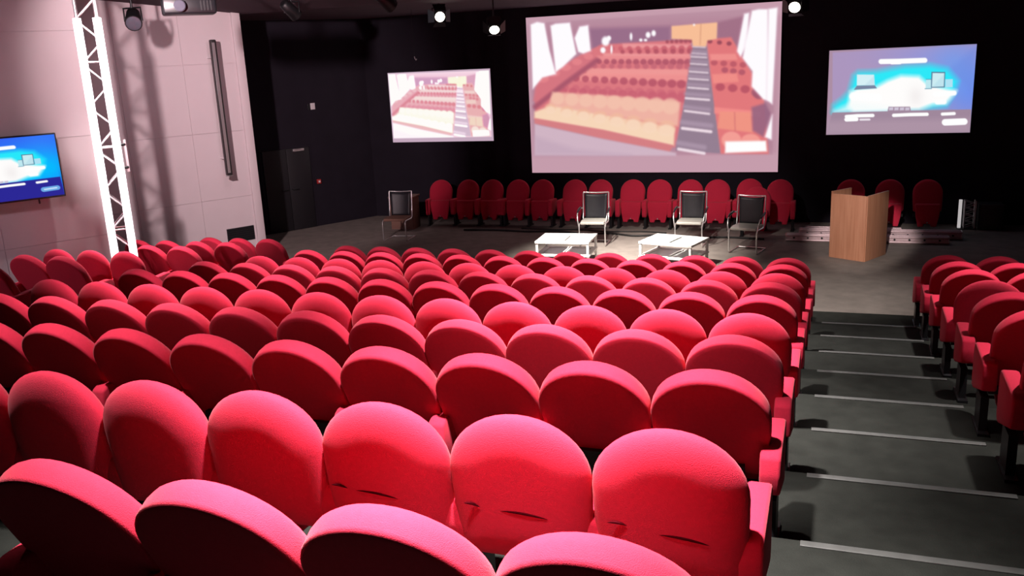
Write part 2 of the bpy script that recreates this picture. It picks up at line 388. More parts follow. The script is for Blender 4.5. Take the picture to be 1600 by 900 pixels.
for n in range(0, 7):
    zt = Z0 + n * DZ; y = YJ - n * DY + 0.38
    for k in range(4):
        x = 1.27 + k * SP
        if not visible(x, y, zt): continue
        kind = 'back_soft' if n == 3 else 'back_std'
        pos = 'at the stairs' if k == 0 else ORD[k] + ' seat from the stairs'
        rowname = 'front row' if n == 0 else ORD[n] + ' row from the front'
        e = seat((x, y, zt), 'red theatre seat, right block, %s, %s' % (rowname, pos), 'right block seats', kind)
# spare seats along the stage wall, turned to the hall
wall_x = [(-8.25, 18.15, 'with one arm, beside the brown cabinet', 12), (-7.60, 18.2, 'left one of the first pair', 0), (-7.03, 18.2, 'right one of the first pair', 0),
          (-6.435, 18.2, 'left one of the second pair', 0), (-5.88, 18.2, 'right one of the second pair', 0), (-5.16, 18.2, 'left of the leftmost armchair', 0), (-4.60, 18.2, 'behind the leftmost armchair', 0),
          (-3.92, 18.2, 'between the two left armchairs, left one', 0), (-3.365, 18.2, 'between the two left armchairs, right one', 0), (-2.74, 18.2, 'behind the middle armchair', 0),
          (-2.207, 18.2, 'between the middle and right armchairs', 0), (-1.584, 18.3, 'mostly hidden by another seat', 0), (-1.38, 17.55, 'standing out behind the right armchair', 0), (-1.0, 18.2, 'last of the row before the lectern', 0),
          (0.29, 18.2, 'behind the lectern, only its top showing', 0), (0.98, 18.2, 'alone, just right of the lectern', 0), (1.63, 18.2, 'alone, rightmost on the stage', 0)]
for i, (x, y, lab, rz) in enumerate(wall_x):
    single = x > 0
    sc = 1.045 if y > 18 else 0.99
    seat((x, y, ZS), 'red theatre seat by the stage wall, ' + lab, 'spare seats along the stage wall', 'back_std', R(180 + rz), right_arm=(not single), left_arm=(i in (2, 4, 6, 8, 10, 13) and not single), scale=sc, detail=True)

# ------------------------------------------------------------------ projection screens and the picture on them
def lin(c): return np.where(c <= 0.04045, c / 12.92, ((c + 0.055) / 1.055) ** 2.4)
class Canvas:
    """colour field sampled at the vertices of a grid; shapes are drawn in picture units (x right, y down)"""
    def __init__(s, nx, ny, corners):
        u, v_ = np.meshgrid(np.linspace(0, 1, nx + 1), np.linspace(0, 1, ny + 1))       # v down
        (x0, y0), (x1, y1), (x2, y2), (x3, y3) = corners                                  # TL TR BR BL
        A = np.zeros((8, 8)); b = np.zeros(8)
        for i, ((uu, vv), (X, Y)) in enumerate(zip(((0, 0), (1, 0), (1, 1), (0, 1)), corners)):
            A[2 * i] = [uu, vv, 1, 0, 0, 0, -X * uu, -X * vv]; b[2 * i] = X
            A[2 * i + 1] = [0, 0, 0, uu, vv, 1, -Y * uu, -Y * vv]; b[2 * i + 1] = Y
        h = np.linalg.solve(A, b); d = h[6] * u + h[7] * v_ + 1
        s.x = (h[0] * u + h[1] * v_ + h[2]) / d; s.y = (h[3] * u + h[4] * v_ + h[5]) / d
        s.c = np.zeros((ny + 1, nx + 1, 3)); s.nx, s.ny = nx, ny
    def put(s, m_, col, a=1.0):
        m_ = np.clip(m_, 0, 1)[..., None] * a; s.c = s.c * (1 - m_) + np.array(col)[None, None] / 255.0 * m_
    def sd(s, poly):
        x, y = s.x, s.y; n = len(poly); dmin = np.full(x.shape, 1e9); ins = np.zeros(x.shape, bool)
        for i in range(n):
            ax, ay = poly[i]; bx, by = poly[(i + 1) % n]; ex, ey = bx - ax, by - ay
            t = np.clip(((x - ax) * ex + (y - ay) * ey) / (ex * ex + ey * ey + 1e-9), 0, 1)
            dmin = np.minimum(dmin, np.hypot(x - ax - t * ex, y - ay - t * ey))
            c_ = ((ay > y) != (by > y)) & (x < ex * (y - ay) / (ey if ey else 1e-9) + ax); ins ^= c_
        return np.where(ins, -dmin, dmin)
    def poly(s, p, col, soft=4, a=1.0): s.put(0.5 - s.sd(p) / soft, col, a)
    def blob(s, cx, cy, rx, ry, col, soft=0.25, a=1.0): s.put(0.5 + (1 - np.hypot((s.x - cx) / rx, (s.y - cy) / ry)) / soft, col, a)
    def glow(s, cx, cy, rx, ry, col, a=1.0): s.put(np.exp(-((s.x - cx) / rx) ** 2 - ((s.y - cy) / ry) ** 2), col, a)
    def line(s, p, wd, col, soft=4, a=1.0):
        dmin = np.full(s.x.shape, 1e9)
        for (ax, ay), (bx, by) in zip(p[:-1], p[1:]):
            ex, ey = bx - ax, by - ay; t = np.clip(((s.x - ax) * ex + (s.y - ay) * ey) / (ex * ex + ey * ey + 1e-9), 0, 1)
            dmin = np.minimum(dmin, np.hypot(s.x - ax - t * ex, s.y - ay - t * ey))
        s.put(0.5 - (dmin - wd / 2) / soft, col, a)
    def blur(s, n):
        for _ in range(n):
            p = np.pad(s.c, ((1, 1), (1, 1), (0, 0)), 'edge')
            s.c = sum(p[i:i + s.c.shape[0], j:j + s.c.shape[1]] for i in range(3) for j in range(3)) / 9
    def mesh(s, name, P, mt=None):
        """P(u, v) -> world point"""
        vs_ = [P(i / s.nx, j / s.ny) for j in range(s.ny + 1) for i in range(s.nx + 1)]
        k = s.nx + 1
        fs = [(j * k + i, (j + 1) * k + i, (j + 1) * k + i + 1, j * k + i + 1) for j in range(s.ny) for i in range(s.nx)]
        me = bpy.data.meshes.new(name); me.from_pydata(vs_, [], fs); me.update()
        at = me.color_attributes.new('picture', 'FLOAT_COLOR', 'POINT')
        cl = np.ones((len(vs_), 4), np.float32); cl[:, :3] = lin(np.clip(s.c, 0, 1)).reshape(-1, 3)
        at.data.foreach_set('color', cl.ravel()); me.materials.append(mt or M['picture']); return me
def hall_picture(c, wash=0.0):
    """the view of the stalls from the stage, in units of 1320 x 900"""
    c.put(np.ones_like(c.x), (186, 148, 166))  # border cloth around the image: room light painted into its glow
    inner = [(84, 106), (1247, 28), (1222, 722), (106, 732)]
    c.poly(inner, (172, 132, 152), 6)
    c.poly([(85, 130), (1245, 80), (1225, 700), (105, 720)], (160, 112, 136), 60, 0.8)
    c.poly([(360, 130), (745, 118), (745, 210), (380, 250)], (128, 88, 122), 24, 0.9)
    c.poly([(965, 100), (1090, 70), (1060, 240), (965, 190)], (140, 92, 118), 16, 0.9)
    # stalls base
    c.poly([(420, 205), (845, 180), (812, 480), (765, 690), (105, 560), (120, 380), (330, 250)], (214, 104, 112), 10)
    c.poly([(915, 180), (1030, 170), (1180, 430), (1205, 720), (980, 720), (945, 480)], (222, 104, 106), 10)
    bands = [(205, 520, 838, 8, (238, 150, 150)), (250, 430, 836, 10, (240, 148, 146)), (262, 400, 836, 12, (232, 130, 132)), (322, 350, 826, 14, (242, 150, 144)), (345, 320, 822, 16, (240, 140, 136))]
    for y, x0, x1, hh, col in bands: c.poly([(x0, y - 4), (x1, y), (x1, y + 2 * hh), (x0, y + 2 * hh)], col, 8, 0.85)
    for y0, y1, x0, x1, nn, rr, col in [(192, 186, 730, 838, 6, 10, (140, 52, 70)), (225, 222, 430, 838, 11, 13, (190, 76, 90)), (240, 236, 520, 836, 9, 12, (160, 58, 76)), (286, 288, 410, 826, 13, 15, (156, 60, 82)), (308, 308, 390, 826, 12, 14, (186, 84, 100)), (366, 392, 300, 796, 12, 19, (166, 60, 82)), (410, 440, 250, 800, 12, 20, (200, 88, 104)), (425, 455, 240, 800, 13, 22, (190, 76, 96))]:
        for i in range(nn):
            t = i / (nn - 1); c.blob(x0 + (x1 - x0) * t, y0 + (y1 - y0) * t, rr * (0.85 + 0.3 * t), rr * (0.8 + 0.25 * t), col, 0.35, 0.85)
    # far left wing of seats, stepping down
    c.poly([(380, 245), (400, 290), (120, 500), (100, 470), (110, 400), (300, 270)], (206, 100, 112), 10, 0.9)
    for i in range(5):
        t = i / 4; c.blob(360 - 215 * t, 262 + 105 * t, 22 + 6 * t, 14 + 5 * t, (228, 120, 126), 0.4, 0.8)
    c.line([(400, 280), (250, 390), (110, 500)], 24, (140, 56, 82), 14, 0.8)
    # two bright front rows
    c.poly([(190, 430), (500, 450), (790, 478), (780, 590), (450, 540), (170, 500)], (238, 176, 156), 14)
    for i in range(9):
        t = i / 8; c.blob(215 + 530 * t, 462 + 34 * t, 30 + 10 * t, 28 + 10 * t, (244, 196, 168), 0.35, 0.8)
    c.poly([(105, 525), (180, 495), (480, 545), (765, 600), (760, 682), (430, 610), (105, 555)], (248, 220, 182), 12)
    for i in range(8):
        t = i / 7; c.blob(180 + 545 * t, 505 + 90 * t, 26 + 16 * t, 20 + 12 * t, (240, 186, 150), 0.4, 0.75); c.blob(180 + 545 * t, 516 + 94 * t, 24 + 14 * t, 18 + 10 * t, (249, 222, 188), 0.4, 0.9)
    c.poly([(105, 555), (430, 610), (760, 682), (740, 712), (420, 650), (106, 580)], (206, 112, 116), 8)
    c.poly([(106, 582), (420, 650), (770, 716), (770, 730), (106, 730)], (200, 178, 196), 10)
    c.poly([(110, 640), (300, 700), (560, 728), (106, 728)], (178, 156, 180), 30, 0.6)
    # stairs
    c.poly([(850, 214), (914, 212), (948, 480), (978, 718), (768, 705), (808, 480)], (126, 112, 134), 5)
    for (xa, ya, xb, yb, wd) in [(848, 215, 908, 218, 5), (845, 245, 912, 250, 5), (842, 262, 914, 266, 6), (838, 295, 916, 300, 6), (834, 332, 920, 338, 7), (832, 366, 922, 372, 7), (828, 408, 922, 415, 8), (816, 458, 926, 466, 10), (812, 518, 926, 532, 10), (800, 600, 934, 616, 14), (782, 698, 902, 718, 14)]:
        c.line([(xa, ya), (xb, yb)], wd, (236, 226, 236), 5)
        c.line([(xa, ya - 2 * wd), (xb, yb - 2 * wd)], wd * 1.6, (168, 152, 176), 14, 0.6)
    # right block
    for y, x0, x1, nn, rr, col in [(190, 930, 1020, 3, 12, (120, 42, 62)), (290, 950, 1085, 4, 16, (170, 64, 80)), (325, 1000, 1080, 3, 16, (160, 62, 82)), (405, 978, 1095, 3, 22, (166, 56, 76)), (430, 1150, 1160, 2, 26, (140, 66, 92))]:
        for i in range(nn):
            t = i / (nn - 1); c.blob(x0 + (x1 - x0) * t, y + 10 * t, rr, rr * 0.85, col, 0.35, 0.85)
    c.poly([(930, 250), (1050, 248), (1060, 276), (935, 280)], (240, 136, 130), 8, 0.9)
    c.poly([(940, 345), (1055, 340), (1065, 380), (945, 388)], (242, 132, 122), 8, 0.9)
    c.poly([(950, 500), (1170, 520), (1165, 545), (950, 530)], (244, 130, 124), 8, 0.9)
    c.poly([(975, 520), (1120, 525), (1130, 620), (965, 600)], (240, 140, 116), 10, 0.95)
    c.line([(1045, 525), (1048, 612)], 4, (200, 96, 96), 6)
    c.blob(1030, 655, 46, 40, (244, 150, 138), 0.2); c.blob(1120, 662, 46, 36, (244, 148, 136), 0.2)
    c.poly([(1125, 500), (1190, 480), (1215, 530), (1180, 640), (1130, 610)], (128, 80, 112), 14, 0.9)
    # door at the back
    c.poly([(750, 118), (965, 100), (962, 178), (918, 186), (912, 214), (850, 212), (845, 182), (750, 178)], (248, 190, 140), 5)
    c.line([(888, 108), (884, 205)], 3, (196, 132, 96), 4)
    c.c = c.c * 0.80 + np.array((244, 190, 196)) / 255.0 * 0.20
    # bright side curtains and glare
    W = (255, 252, 255)
    for p in ([(88, 112), (118, 100), (152, 106), (176, 235), (206, 345), (142, 362), (98, 415)], [(182, 118), (205, 108), (272, 103), (302, 250), (240, 310), (206, 335)], [(295, 175), (318, 122), (358, 115), (370, 235), (335, 248), (312, 240)],
              [(1092, 60), (1114, 55), (1102, 205), (1074, 262), (1058, 236)], [(1128, 45), (1160, 38), (1202, 38), (1206, 470), (1180, 462), (1126, 402), (1130, 330), (1084, 268)], [(1206, 36), (1247, 30), (1222, 485), (1198, 466)], [(1188, 640), (1222, 535), (1218, 652)]):
        c.poly(p, (232, 190, 214), 22, 0.7)
        c.poly(p, W, 8)
    for x, y, rx, ry in [(440, 190, 18, 22), (456, 176, 10, 12), (468, 228, 5, 20), (428, 232, 12, 14), (560, 168, 6, 18), (640, 160, 11, 14), (666, 152, 10, 14), (606, 184, 8, 7), (628, 184, 8, 6), (856, 112, 5, 5)]:
        c.blob(x, y, rx, ry, W, 0.6)
    c.poly([(1002, 662), (1192, 658), (1196, 708), (1000, 716)], (255, 255, 255), 10)
    c.blur(1)
    if wash > 0:
        k = np.clip((c.c - 0.42) * 1.9, 0, 1) * wash
        c.c = np.clip(c.c + k * (1 - c.c) * 1.1 + wash * 0.12, 0, 1)
        g = c.c.mean(axis=2, keepdims=True); c.c = c.c * 0.62 + (g * np.array([1.0, 0.97, 0.95])) * 0.38
        o_ = np.clip(0.5 - c.sd([(84, 106), (1247, 28), (1222, 722), (106, 732)]) / 8, 0, 1)[..., None]
        c.c = c.c * o_ + np.array((196, 168, 188)) / 255.0 * (1 - o_)  # border again, with the room light put into its colour
def slide_picture(c, tv=False):
    """blue slide with a laptop, tablets and worn-out white captions, in units of 1462 x 900"""
    bg = (172, 142, 164) if not tv else (52, 60, 196)  # on the projection screen the border colour holds the room light
    c.put(np.ones_like(c.x), bg)
    c.poly([(120, 130), (1385, 60), (1342, 622), (112, 655)], (172, 150, 190) if not tv else (40, 110, 250), 10)
    if not tv:
        c.glow(1330, 420, 260, 330, (108, 138, 236), 0.95); c.glow(1000, 160, 420, 110, (140, 150, 226), 0.6); c.glow(1180, 320, 200, 240, (110, 160, 240), 0.7)
        c.poly([(1385, 60), (1150, 270), (1340, 470)], (112, 140, 224), 60, 0.45)
    else:
        c.glow(700, 60, 900, 170, (56, 96, 240), 0.9); c.glow(1250, 200, 260, 300, (60, 120, 250), 0.8); c.glow(1150, 480, 420, 240, (0, 200, 255), 0.9)
    cy_ = (40, 236, 250)
    c.poly([(112, 655), (122, 590), (200, 530), (260, 470), (300, 330), (345, 295), (500, 290), (760, 240), (980, 230), (1130, 262), (1225, 370), (1190, 480), (1120, 590), (900, 625)], cy_, 70, 0.95)
    c.poly([(270, 470), (330, 440), (500, 425), (600, 370), (720, 325), (880, 330), (960, 400), (1210, 455), (1180, 500), (1120, 570), (1000, 580), (880, 625), (300, 648), (250, 600)], (255, 253, 252), 50)
    c.poly([(130, 640), (300, 560), (620, 600), (600, 640), (130, 652)], (245, 252, 252), 60, 0.8)
    c.glow(850, 510, 70, 90, (238, 232, 232), 0.6)
    # laptop
    c.poly([(332, 320), (482, 320), (488, 412), (330, 418)], (214, 240, 246), 8); c.poly([(330, 418), (488, 412), (508, 440), (304, 454)], (120, 132, 160), 6)
    c.poly([(400, 412), (484, 330), (486, 412)], (196, 224, 236), 14, 0.7)
    # tablets
    c.poly([(940, 360), (990, 358), (990, 440), (936, 442)], (190, 232, 240), 6); c.line([(942, 358), (990, 358)], 6, (90, 150, 176), 5); c.line([(932, 440), (990, 438)], 6, (90, 150, 176), 5)
    c.poly([(1110, 356), (1176, 354), (1176, 424), (1110, 426)], (176, 226, 244), 6)
    c.poly([(988, 292), (1110, 292), (1106, 428), (984, 432)], (86, 120, 150), 6); c.poly([(998, 302), (1102, 302), (1096, 418), (992, 424)], (204, 236, 242), 6); c.poly([(1000, 420), (1098, 310), (1096, 418)], (186, 224, 236), 14, 0.7)
    # lower band
    low = (160, 136, 156) if not tv else (44, 40, 150)
    c.poly([(112, 656), (600, 640), (610, 600), (800, 598), (806, 632), (1342, 618), (1332, 822), (60, 850)] if not tv else [(90, 656), (1345, 612), (1350, 860), (60, 900)], low, 6)
    if not tv: c.poly([(60, 730), (1340, 700), (1330, 822), (56, 852)], (176, 150, 168), 70, 0.8)
    for i in range(4): c.poly([(614 + 48 * i, 606), (652 + 48 * i, 604), (650 + 48 * i, 630), (612 + 48 * i, 632)], (206, 196, 214), 8)
    Wt = (255, 255, 255)
    c.line([(545, 206), (700, 202), (930, 192)], 44, Wt, 10); c.line([(640, 216), (710, 214)], 28, Wt, 8)
    c.line([(295, 512), (520, 520)], 66, Wt, 16); c.line([(1020, 488), (1190, 476)], 42, Wt, 12); c.line([(1040, 556), (1100, 554)], 44, Wt, 12)
    c.line([(236, 690), (330, 682), (470, 678)], 30, Wt, 8); c.line([(236, 716), (325, 712)], 36, Wt, 8); c.line([(360, 716), (440, 714)], 18, (236, 228, 236), 8)
    c.line([(655, 676), (800, 668), (950, 664)], 30, Wt, 8); c.line([(1086, 662), (1190, 656)], 28, Wt, 8)
    if not tv: c.line([(1110, 734), (1280, 726)], 58, Wt, 8)
    else: c.line([(1140, 760), (1290, 752)], 60, (110, 170, 230), 8); c.line([(1150, 760), (1280, 752)], 18, (200, 225, 250), 8)
def screen(name, x0, x1, z1, z0, canvas, label):
    e = empty(name, ((x0 + x1) / 2, YB, z0), 0, label, 'screen')
    cx = (x0 + x1) / 2
    MB().box((0, -0.02, (z1 - z0) / 2), (x1 - x0 + 0.03, 0.03, z1 - z0 + 0.03), ch=0.004).build('screen_frame', M['black_plastic'], e)
    put(canvas.mesh('projected_image', lambda u, v_: (x0 + (x1 - x0) * u - cx, -0.0385, (z1 - z0) * (1 - v_))), 'projected_image', e)
c = Canvas(400, 252, [(65, 80), (1270, 0), (1247, 805), (95, 812)]); hall_picture(c)
screen('projection_screen', -6.322, -1.095, 0.779, -2.515, c, 'large central projection screen showing the rows of red seats')
c = Canvas(200, 126, [(78, 96), (1262, 8), (1244, 765), (98, 770)]); hall_picture(c, 1.0)
screen('projection_screen', -9.70, -7.197, -0.231, -1.80, c, 'small left projection screen with a washed-out view of the seats')
c = Canvas(260, 164, [(92, 115), (1387, 47), (1330, 822), (55, 852)]); slide_picture(c)
screen('projection_screen', -0.20, 2.34, -0.186, -1.786, c, 'small right projection screen with a blue slide of a laptop and tablets')

# wall television on the left light panel
tvw, tvh = 1.50, 0.84
tr = on_splay(P1, 9.30, 0.24, 0); tc_ = tr - D30 * (tvw / 2)
tv = empty('television', (tc_.x, tc_.y, -1.52), R(60), 'flat black television on the left wall showing a blue slide', 'television')
MB().box((0, 0.0, tvh / 2), (tvw, 0.05, tvh), ch=0.008).build('casing', M['black_plastic'], tv)
c = Canvas(220, 124, [(90, 100), (1380, 60), (1350, 850), (60, 880)]); slide_picture(c, True)
put(c.mesh('display', lambda u, v_: (-tvw / 2 + 0.018 + (tvw - 0.036) * u, -0.0265, 0.025 + (tvh - 0.045) * (1 - v_))), 'display', tv)
MB().box((0, 0.13, tvh / 2), (0.3, 0.21, 0.25)).build('wall_mount', M['black_metal'], tv)
MB().box((0.42, 0.0, -0.03), (0.02, 0.015, 0.06)).build('sensor', M['black_plastic'], tv)

# ------------------------------------------------------------------ stage furniture
def armchair(x, y, rz, label, arms=True, seatmat='seat_grey'):
    e = empty('cantilever_chair', (x, y, ZS), rz, label, 'chair', 'chairs on the stage')
    fr = MB(); hw = 0.245
    for s in (-1, 1):
        X = s * hw
        MB().tube([(X, 0.245, 0.96), (X, 0.235, 0.90), (X, 0.20, 0.62), (X, 0.165, 0.45), (X, 0.10, 0.415), (X, -0.22, 0.425), (X, -0.255, 0.40), (X, -0.262, 0.34), (X, -0.255, 0.06), (X, -0.235, 0.018), (X, -0.19, 0.013), (X, 0.24, 0.013), (X, 0.275, 0.014)], 0.0125, 8).build('side_frame', M['chrome'], e)
        if arms:
            a = MB().tube([(X * 1.03, 0.195, 0.66), (X * 1.14, 0.12, 0.675), (X * 1.17, -0.10, 0.645), (X * 1.16, -0.20, 0.60), (X * 1.10, -0.262, 0.50), (X * 1.02, -0.263, 0.38)], 0.012, 8).build('armrest_tube', M['chrome'], e)
            MB().tube([(X * 1.15, 0.11, 0.69), (X * 1.17, 0.0, 0.678), (X * 1.17, -0.10, 0.662), (X * 1.165, -0.17, 0.635)], [0.016, 0.02, 0.02, 0.014], 8).build('armrest_pad', M['black_plastic'], a)
    MB().tube([(-hw, 0.275, 0.014), (hw, 0.275, 0.014)], 0.0125).build('rear_crossbar', M['chrome'], e)
    MB().tube([(-hw, 0.245, 0.96), (-0.12, 0.262, 0.952), (0, 0.268, 0.948), (0.12, 0.262, 0.952), (hw, 0.245, 0.96)], 0.0115).build('top_crossbar', M['chrome'], e)
    # slung back: curved sheet with thickness
    g = MB(); nx, nz = 8, 10; vs_ = []
    for side in (0, 1):
        for j in range(nz + 1):
            t = j / nz; z = 0.46 + 0.47 * t
            for i in range(nx + 1):
                u = -1 + 2 * i / nx; wv = 0.222 * (0.90 + 0.10 * t)
                yb = 0.165 + (z - 0.45) * 0.155 + 0.035 * (1 - u * u) + (0.012 if side else -0.012)
                vs_.append((u * wv, yb, z - 0.015 * (1 - u * u) * t + 0.01 * t * u * u))
    k = nx + 1; q = (nz + 1) * k; fs = []
    for j in range(nz):
        for i in range(nx):
            a = j * k + i; fs += [(a, a + 1, a + k + 1, a + k), (q + a, q + a + k, q + a + k + 1, q + a + 1)]
    for j in range(nz):
        a = j * k; fs.append((a, a + k, q + a + k, q + a)); a = j * k + nx; fs.append((a, q + a, q + a + k, a + k))
    for i in range(nx):
        fs.append((i, q + i, q + i + 1, i + 1)); a = nz * k + i; fs.append((a, a + 1, q + a + 1, q + a))
    g.add(vs_, fs, True).build('backrest', M['mesh_black'], e)
    st = MB().prism([(-0.225, -0.25), (0.225, -0.25), (0.235, -0.10), (0.225, 0.19), (-0.225, 0.19), (-0.235, -0.10)], lambda a, b, t: (a, b, t + 0.012 * math.cos(b * 6)), 0.415, 0.465).build('seat', M[seatmat], e, bevel=0.014)
    return e
armchair(-4.27, 16.25, R(4), 'black mesh chrome armchair, leftmost of three, behind the left white table')
armchair(-2.47, 16.40, R(-2), 'black mesh chrome armchair, middle of three, behind the right white table')
armchair(-1.42, 15.95, R(-12), 'black mesh chrome armchair, rightmost of three, nearest the lectern')
armchair(-8.42, 16.25, R(6), 'armless black chair with brown seat in the dark left stage corner', arms=False, seatmat='seat_brown')

def table(x, y, rz, label):
    e = empty('coffee_table', (x, y, ZS), rz, label, 'table', 'low white tables on the stage')
    W_, D_, H_ = 0.95, 0.74, 0.45
    for nm, z, th in (('tabletop', H_ - 0.02, 0.035), ('shelf', 0.20, 0.025)):
        t = MB()
        for sy_ in (-1, 1): t.box((0, sy_ * (D_ / 2 - 0.045), z), (W_, 0.09, th))
        for sx in (-1, 1): t.box((sx * (W_ / 2 - 0.045), 0, z), (0.09, D_ - 0.18, th))
        t.box((0, 0, z), (0.03, D_ - 0.18, th))
        tp = t.build(nm, M['white_gloss'], e)
        for sx in (-1, 1): MB().box((sx * (W_ / 4 - 0.02), 0, z - 0.004), (W_ / 2 - 0.11, D_ - 0.18, 0.012)).build('glass_panel', M['glass_white'], tp)
    for sx in (-1, 1):
        for sy_ in (-1, 1):
            MB().box((sx * (W_ / 2 - 0.03), sy_ * (D_ / 2 - 0.03), (H_ - 0.04) / 2), (0.04, 0.04, H_ - 0.04), ch=0.004).build('leg', M['white_gloss'], e)
    return e
table(-4.36, 14.66, R(3), 'low white two-tier coffee table on the left, in the stage light')
table(-2.50, 14.70, R(-15), 'low white two-tier coffee table on the right, turned slightly')

# lectern: two veneered panels meeting in a corner towards the hall
la, lm, lb = Vector((-0.036, 15.69)), Vector((0.502, 15.37)), Vector((0.845, 16.0))
lec = empty('lectern', (lm.x, lm.y, ZS), 0, 'beech veneered corner-fronted lectern standing on the right of the stage', 'lectern')
LH = 1.085
def lpanel(a, b, name, h, off=0.0, z0=0.0):
    d = b - a; L = d.length; c_ = (a + b) / 2 - lm; ang = math.atan2(d.y, d.x)
    return MB().box((c_.x, c_.y, z0 + h / 2), (L, 0.03, h), Matrix.Rotation(ang, 3, 'Z'), ch=0.003).build(name, M['veneer'], lec)
lpanel(la, lm, 'front_panel', LH); lpanel(lm, lb, 'side_panel', LH)
lpanel(la + Vector((0.0, 0.02)), la + Vector((0.30, 0.42)), 'inner_panel', LH + 0.03)
MB().prism([(la - lm)[:], (0, 0.03), (lb - lm)[:], ((la + lb) / 2 - lm + Vector((-0.06, 0.14)))[:]], lambda a, b, t: (a, b, t), LH - 0.14, LH - 0.11).build('reading_shelf', M['veneer'], lec)
MB().prism([(la - lm)[:], (0, 0.03), (lb - lm)[:]], lambda a, b, t: (a, b, t), 0.02, 0.05).build('base_shelf', M['veneer'], lec)

# brown cabinet in the corner
cb = empty('cabinet', (-8.86, 17.46, ZS), R(4), 'low brown wooden cabinet beside the leftmost stage seat', 'cabinet')
MB().box((0, 0, 0.34), (0.52, 0.40, 0.68)).build('body', M['brown_wood'], cb)
MB().box((0, 0, 0.70), (0.58, 0.44, 0.035), ch=0.005).build('top', M['brown_wood'], cb)
for s_ in (-1, 1):
    dd = MB().box((s_ * 0.128, -0.208, 0.34), (0.245, 0.02, 0.60), ch=0.003).build('door', M['brown_wood'], cb)
    MB().tube([(s_ * 0.03, -0.222, 0.40), (s_ * 0.03, -0.24, 0.40), (s_ * 0.03, -0.24, 0.48), (s_ * 0.03, -0.222, 0.48)], 0.006).build('handle', M['alu'], dd)

# aluminium lighting beams lying behind the lectern
def beam(x0, x1, y, z, label, rz=0.0, size=0.13):
    L = x1 - x0
    e = empty('truss_beam', ((x0 + x1) / 2, y, z), rz, label, 'beam', 'lighting beams lying on the stage')
    for sy_ in (-1, 1):
        for z_ in (0.02, size - 0.02):
            MB().tube([(-L / 2, sy_ * size / 2, z_), (L / 2, sy_ * size / 2, z_)], 0.02, 10).build('chord', M['beam'], e)
    MB().box((0, -size / 2 + 0.004, size / 2), (L - 0.02, 0.012, size - 0.03)).build('web_plate', M['beam'], e)
    nb = int(L / 0.24)
    for i in range(nb):
        xx = -L / 2 + 0.15 + i * (L - 0.3) / (nb - 1)
        MB().lathe([(0.018, 0), (0.018, 0.01), (0.01, 0.014)], 8, Matrix.Translation((xx, -size / 2 - 0.003, size / 2)) @ Matrix.Rotation(R(90), 4, 'X')).build('bolt', M['black_metal'], e)
    for s_ in (-1, 1): MB().box((s_ * (L / 2 - 0.006), 0, size / 2), (0.014, size + 0.03, size)).build('end_plate', M['silver'], e)
    return e
beam(-0.82, 1.92, 16.98, ZS, 'front pale aluminium lighting beam lying on the floor behind the lectern')
beam(-0.60, 2.17, 17.40, ZS, 'rear aluminium lighting beam on the floor, sticking out furthest right', size=0.15)
beam(-0.50, 1.2, 17.62, ZS, 'short third aluminium beam lying behind the other two', size=0.14)

# short light tower next to the stage wall
tw = empty('light_tower', (2.36, 18.45, ZS), 0, 'short truss tower with a white tube at the right stage wall', 'light tower')
for sx in (-0.05, 0.13):
    for sy_ in (-0.09, 0.09): MB().tube([(sx, sy_, 0), (sx, sy_, 0.53)], 0.014).build('chord', M['alu'], tw)
MB().tube([(-0.13, -0.06, 0.02), (-0.13, -0.06, 0.55)], 0.03, 12).build('light_tube', mat('tube_white', (0.8, 0.8, 0.8), 0.4, var=0.03, emit=(1, 0.95, 0.95), estr=0.45), tw)
for i in range(4):
    z = 0.03 + i * 0.125
    for y_ in (-0.09, 0.09):
        MB().tube([(-0.05, y_, z), (0.13, y_, z + 0.0625)], 0.008).build('brace', M['alu'], tw); MB().tube([(0.13, y_, z + 0.0625), (-0.05, y_, z + 0.125)], 0.008).build('brace', M['alu'], tw)
MB().box((0, 0, 0.008), (0.32, 0.3, 0.016)).build('base_plate', M['black_metal'], tw)
bx = empty('flight_case', (2.74, 18.45, ZS), 0, 'dark case standing right of the short truss tower', 'case')
MB().box((0, 0, 0.25), (0.40, 0.36, 0.46), ch=0.01).build('body', mat('case_grey', (0.035, 0.035, 0.038), 0.6, var=0.2), bx)
for s_ in (-1, 1): MB().box((s_ * 0.2, -0.18, 0.25), (0.025, 0.02, 0.48)).build('corner_rail', M['black_metal'], bx)
for s_ in (-1, 1): MB().lathe([(0.02, -0.015), (0.02, 0.015)], 10, Matrix.Translation((s_ * 0.15, -0.1, 0.02)) @ Matrix.Rotation(R(90), 4, 'Y')).build('castor', M['black_metal'], bx)

# cables along the foot of the stage wall
def cable(pts, r, label):
    P_ = [Vector((*p, ZS + r)) for p in pts]; q = []
    for i in range(len(P_) - 1):
        p0, p1, p2, p3 = P_[max(i - 1, 0)], P_[i], P_[i + 1], P_[min(i + 2, len(P_) - 1)]
        for j in range(6):
            t = j / 6; q.append(0.5 * ((2 * p1) + (p2 - p0) * t + (2 * p0 - 5 * p1 + 4 * p2 - p3) * t * t + (3 * p1 - p0 - 3 * p2 + p3) * t ** 3))
    q.append(P_[-1])
    tag(MB().tube(q, r, 6).build('floor_cable', M['cable']), label, 'cable')
cable([(-7.4, 17.25), (-6.7, 17.3), (-6.0, 17.22), (-5.3, 17.28), (-4.7, 17.12), (-4.2, 17.2), (-3.7, 17.0), (-3.2, 17.1), (-2.6, 16.95), (-1.9, 17.05), (-1.2, 16.95)], 0.02, 'long black cable waving along the floor before the stage seats')
cable([(-6.2, 17.55), (-5.5, 17.48), (-4.9, 17.52), (-4.3, 17.4), (-3.6, 17.46), (-3.1, 17.36)], 0.014, 'thinner black cable on the floor close under the stage seats')

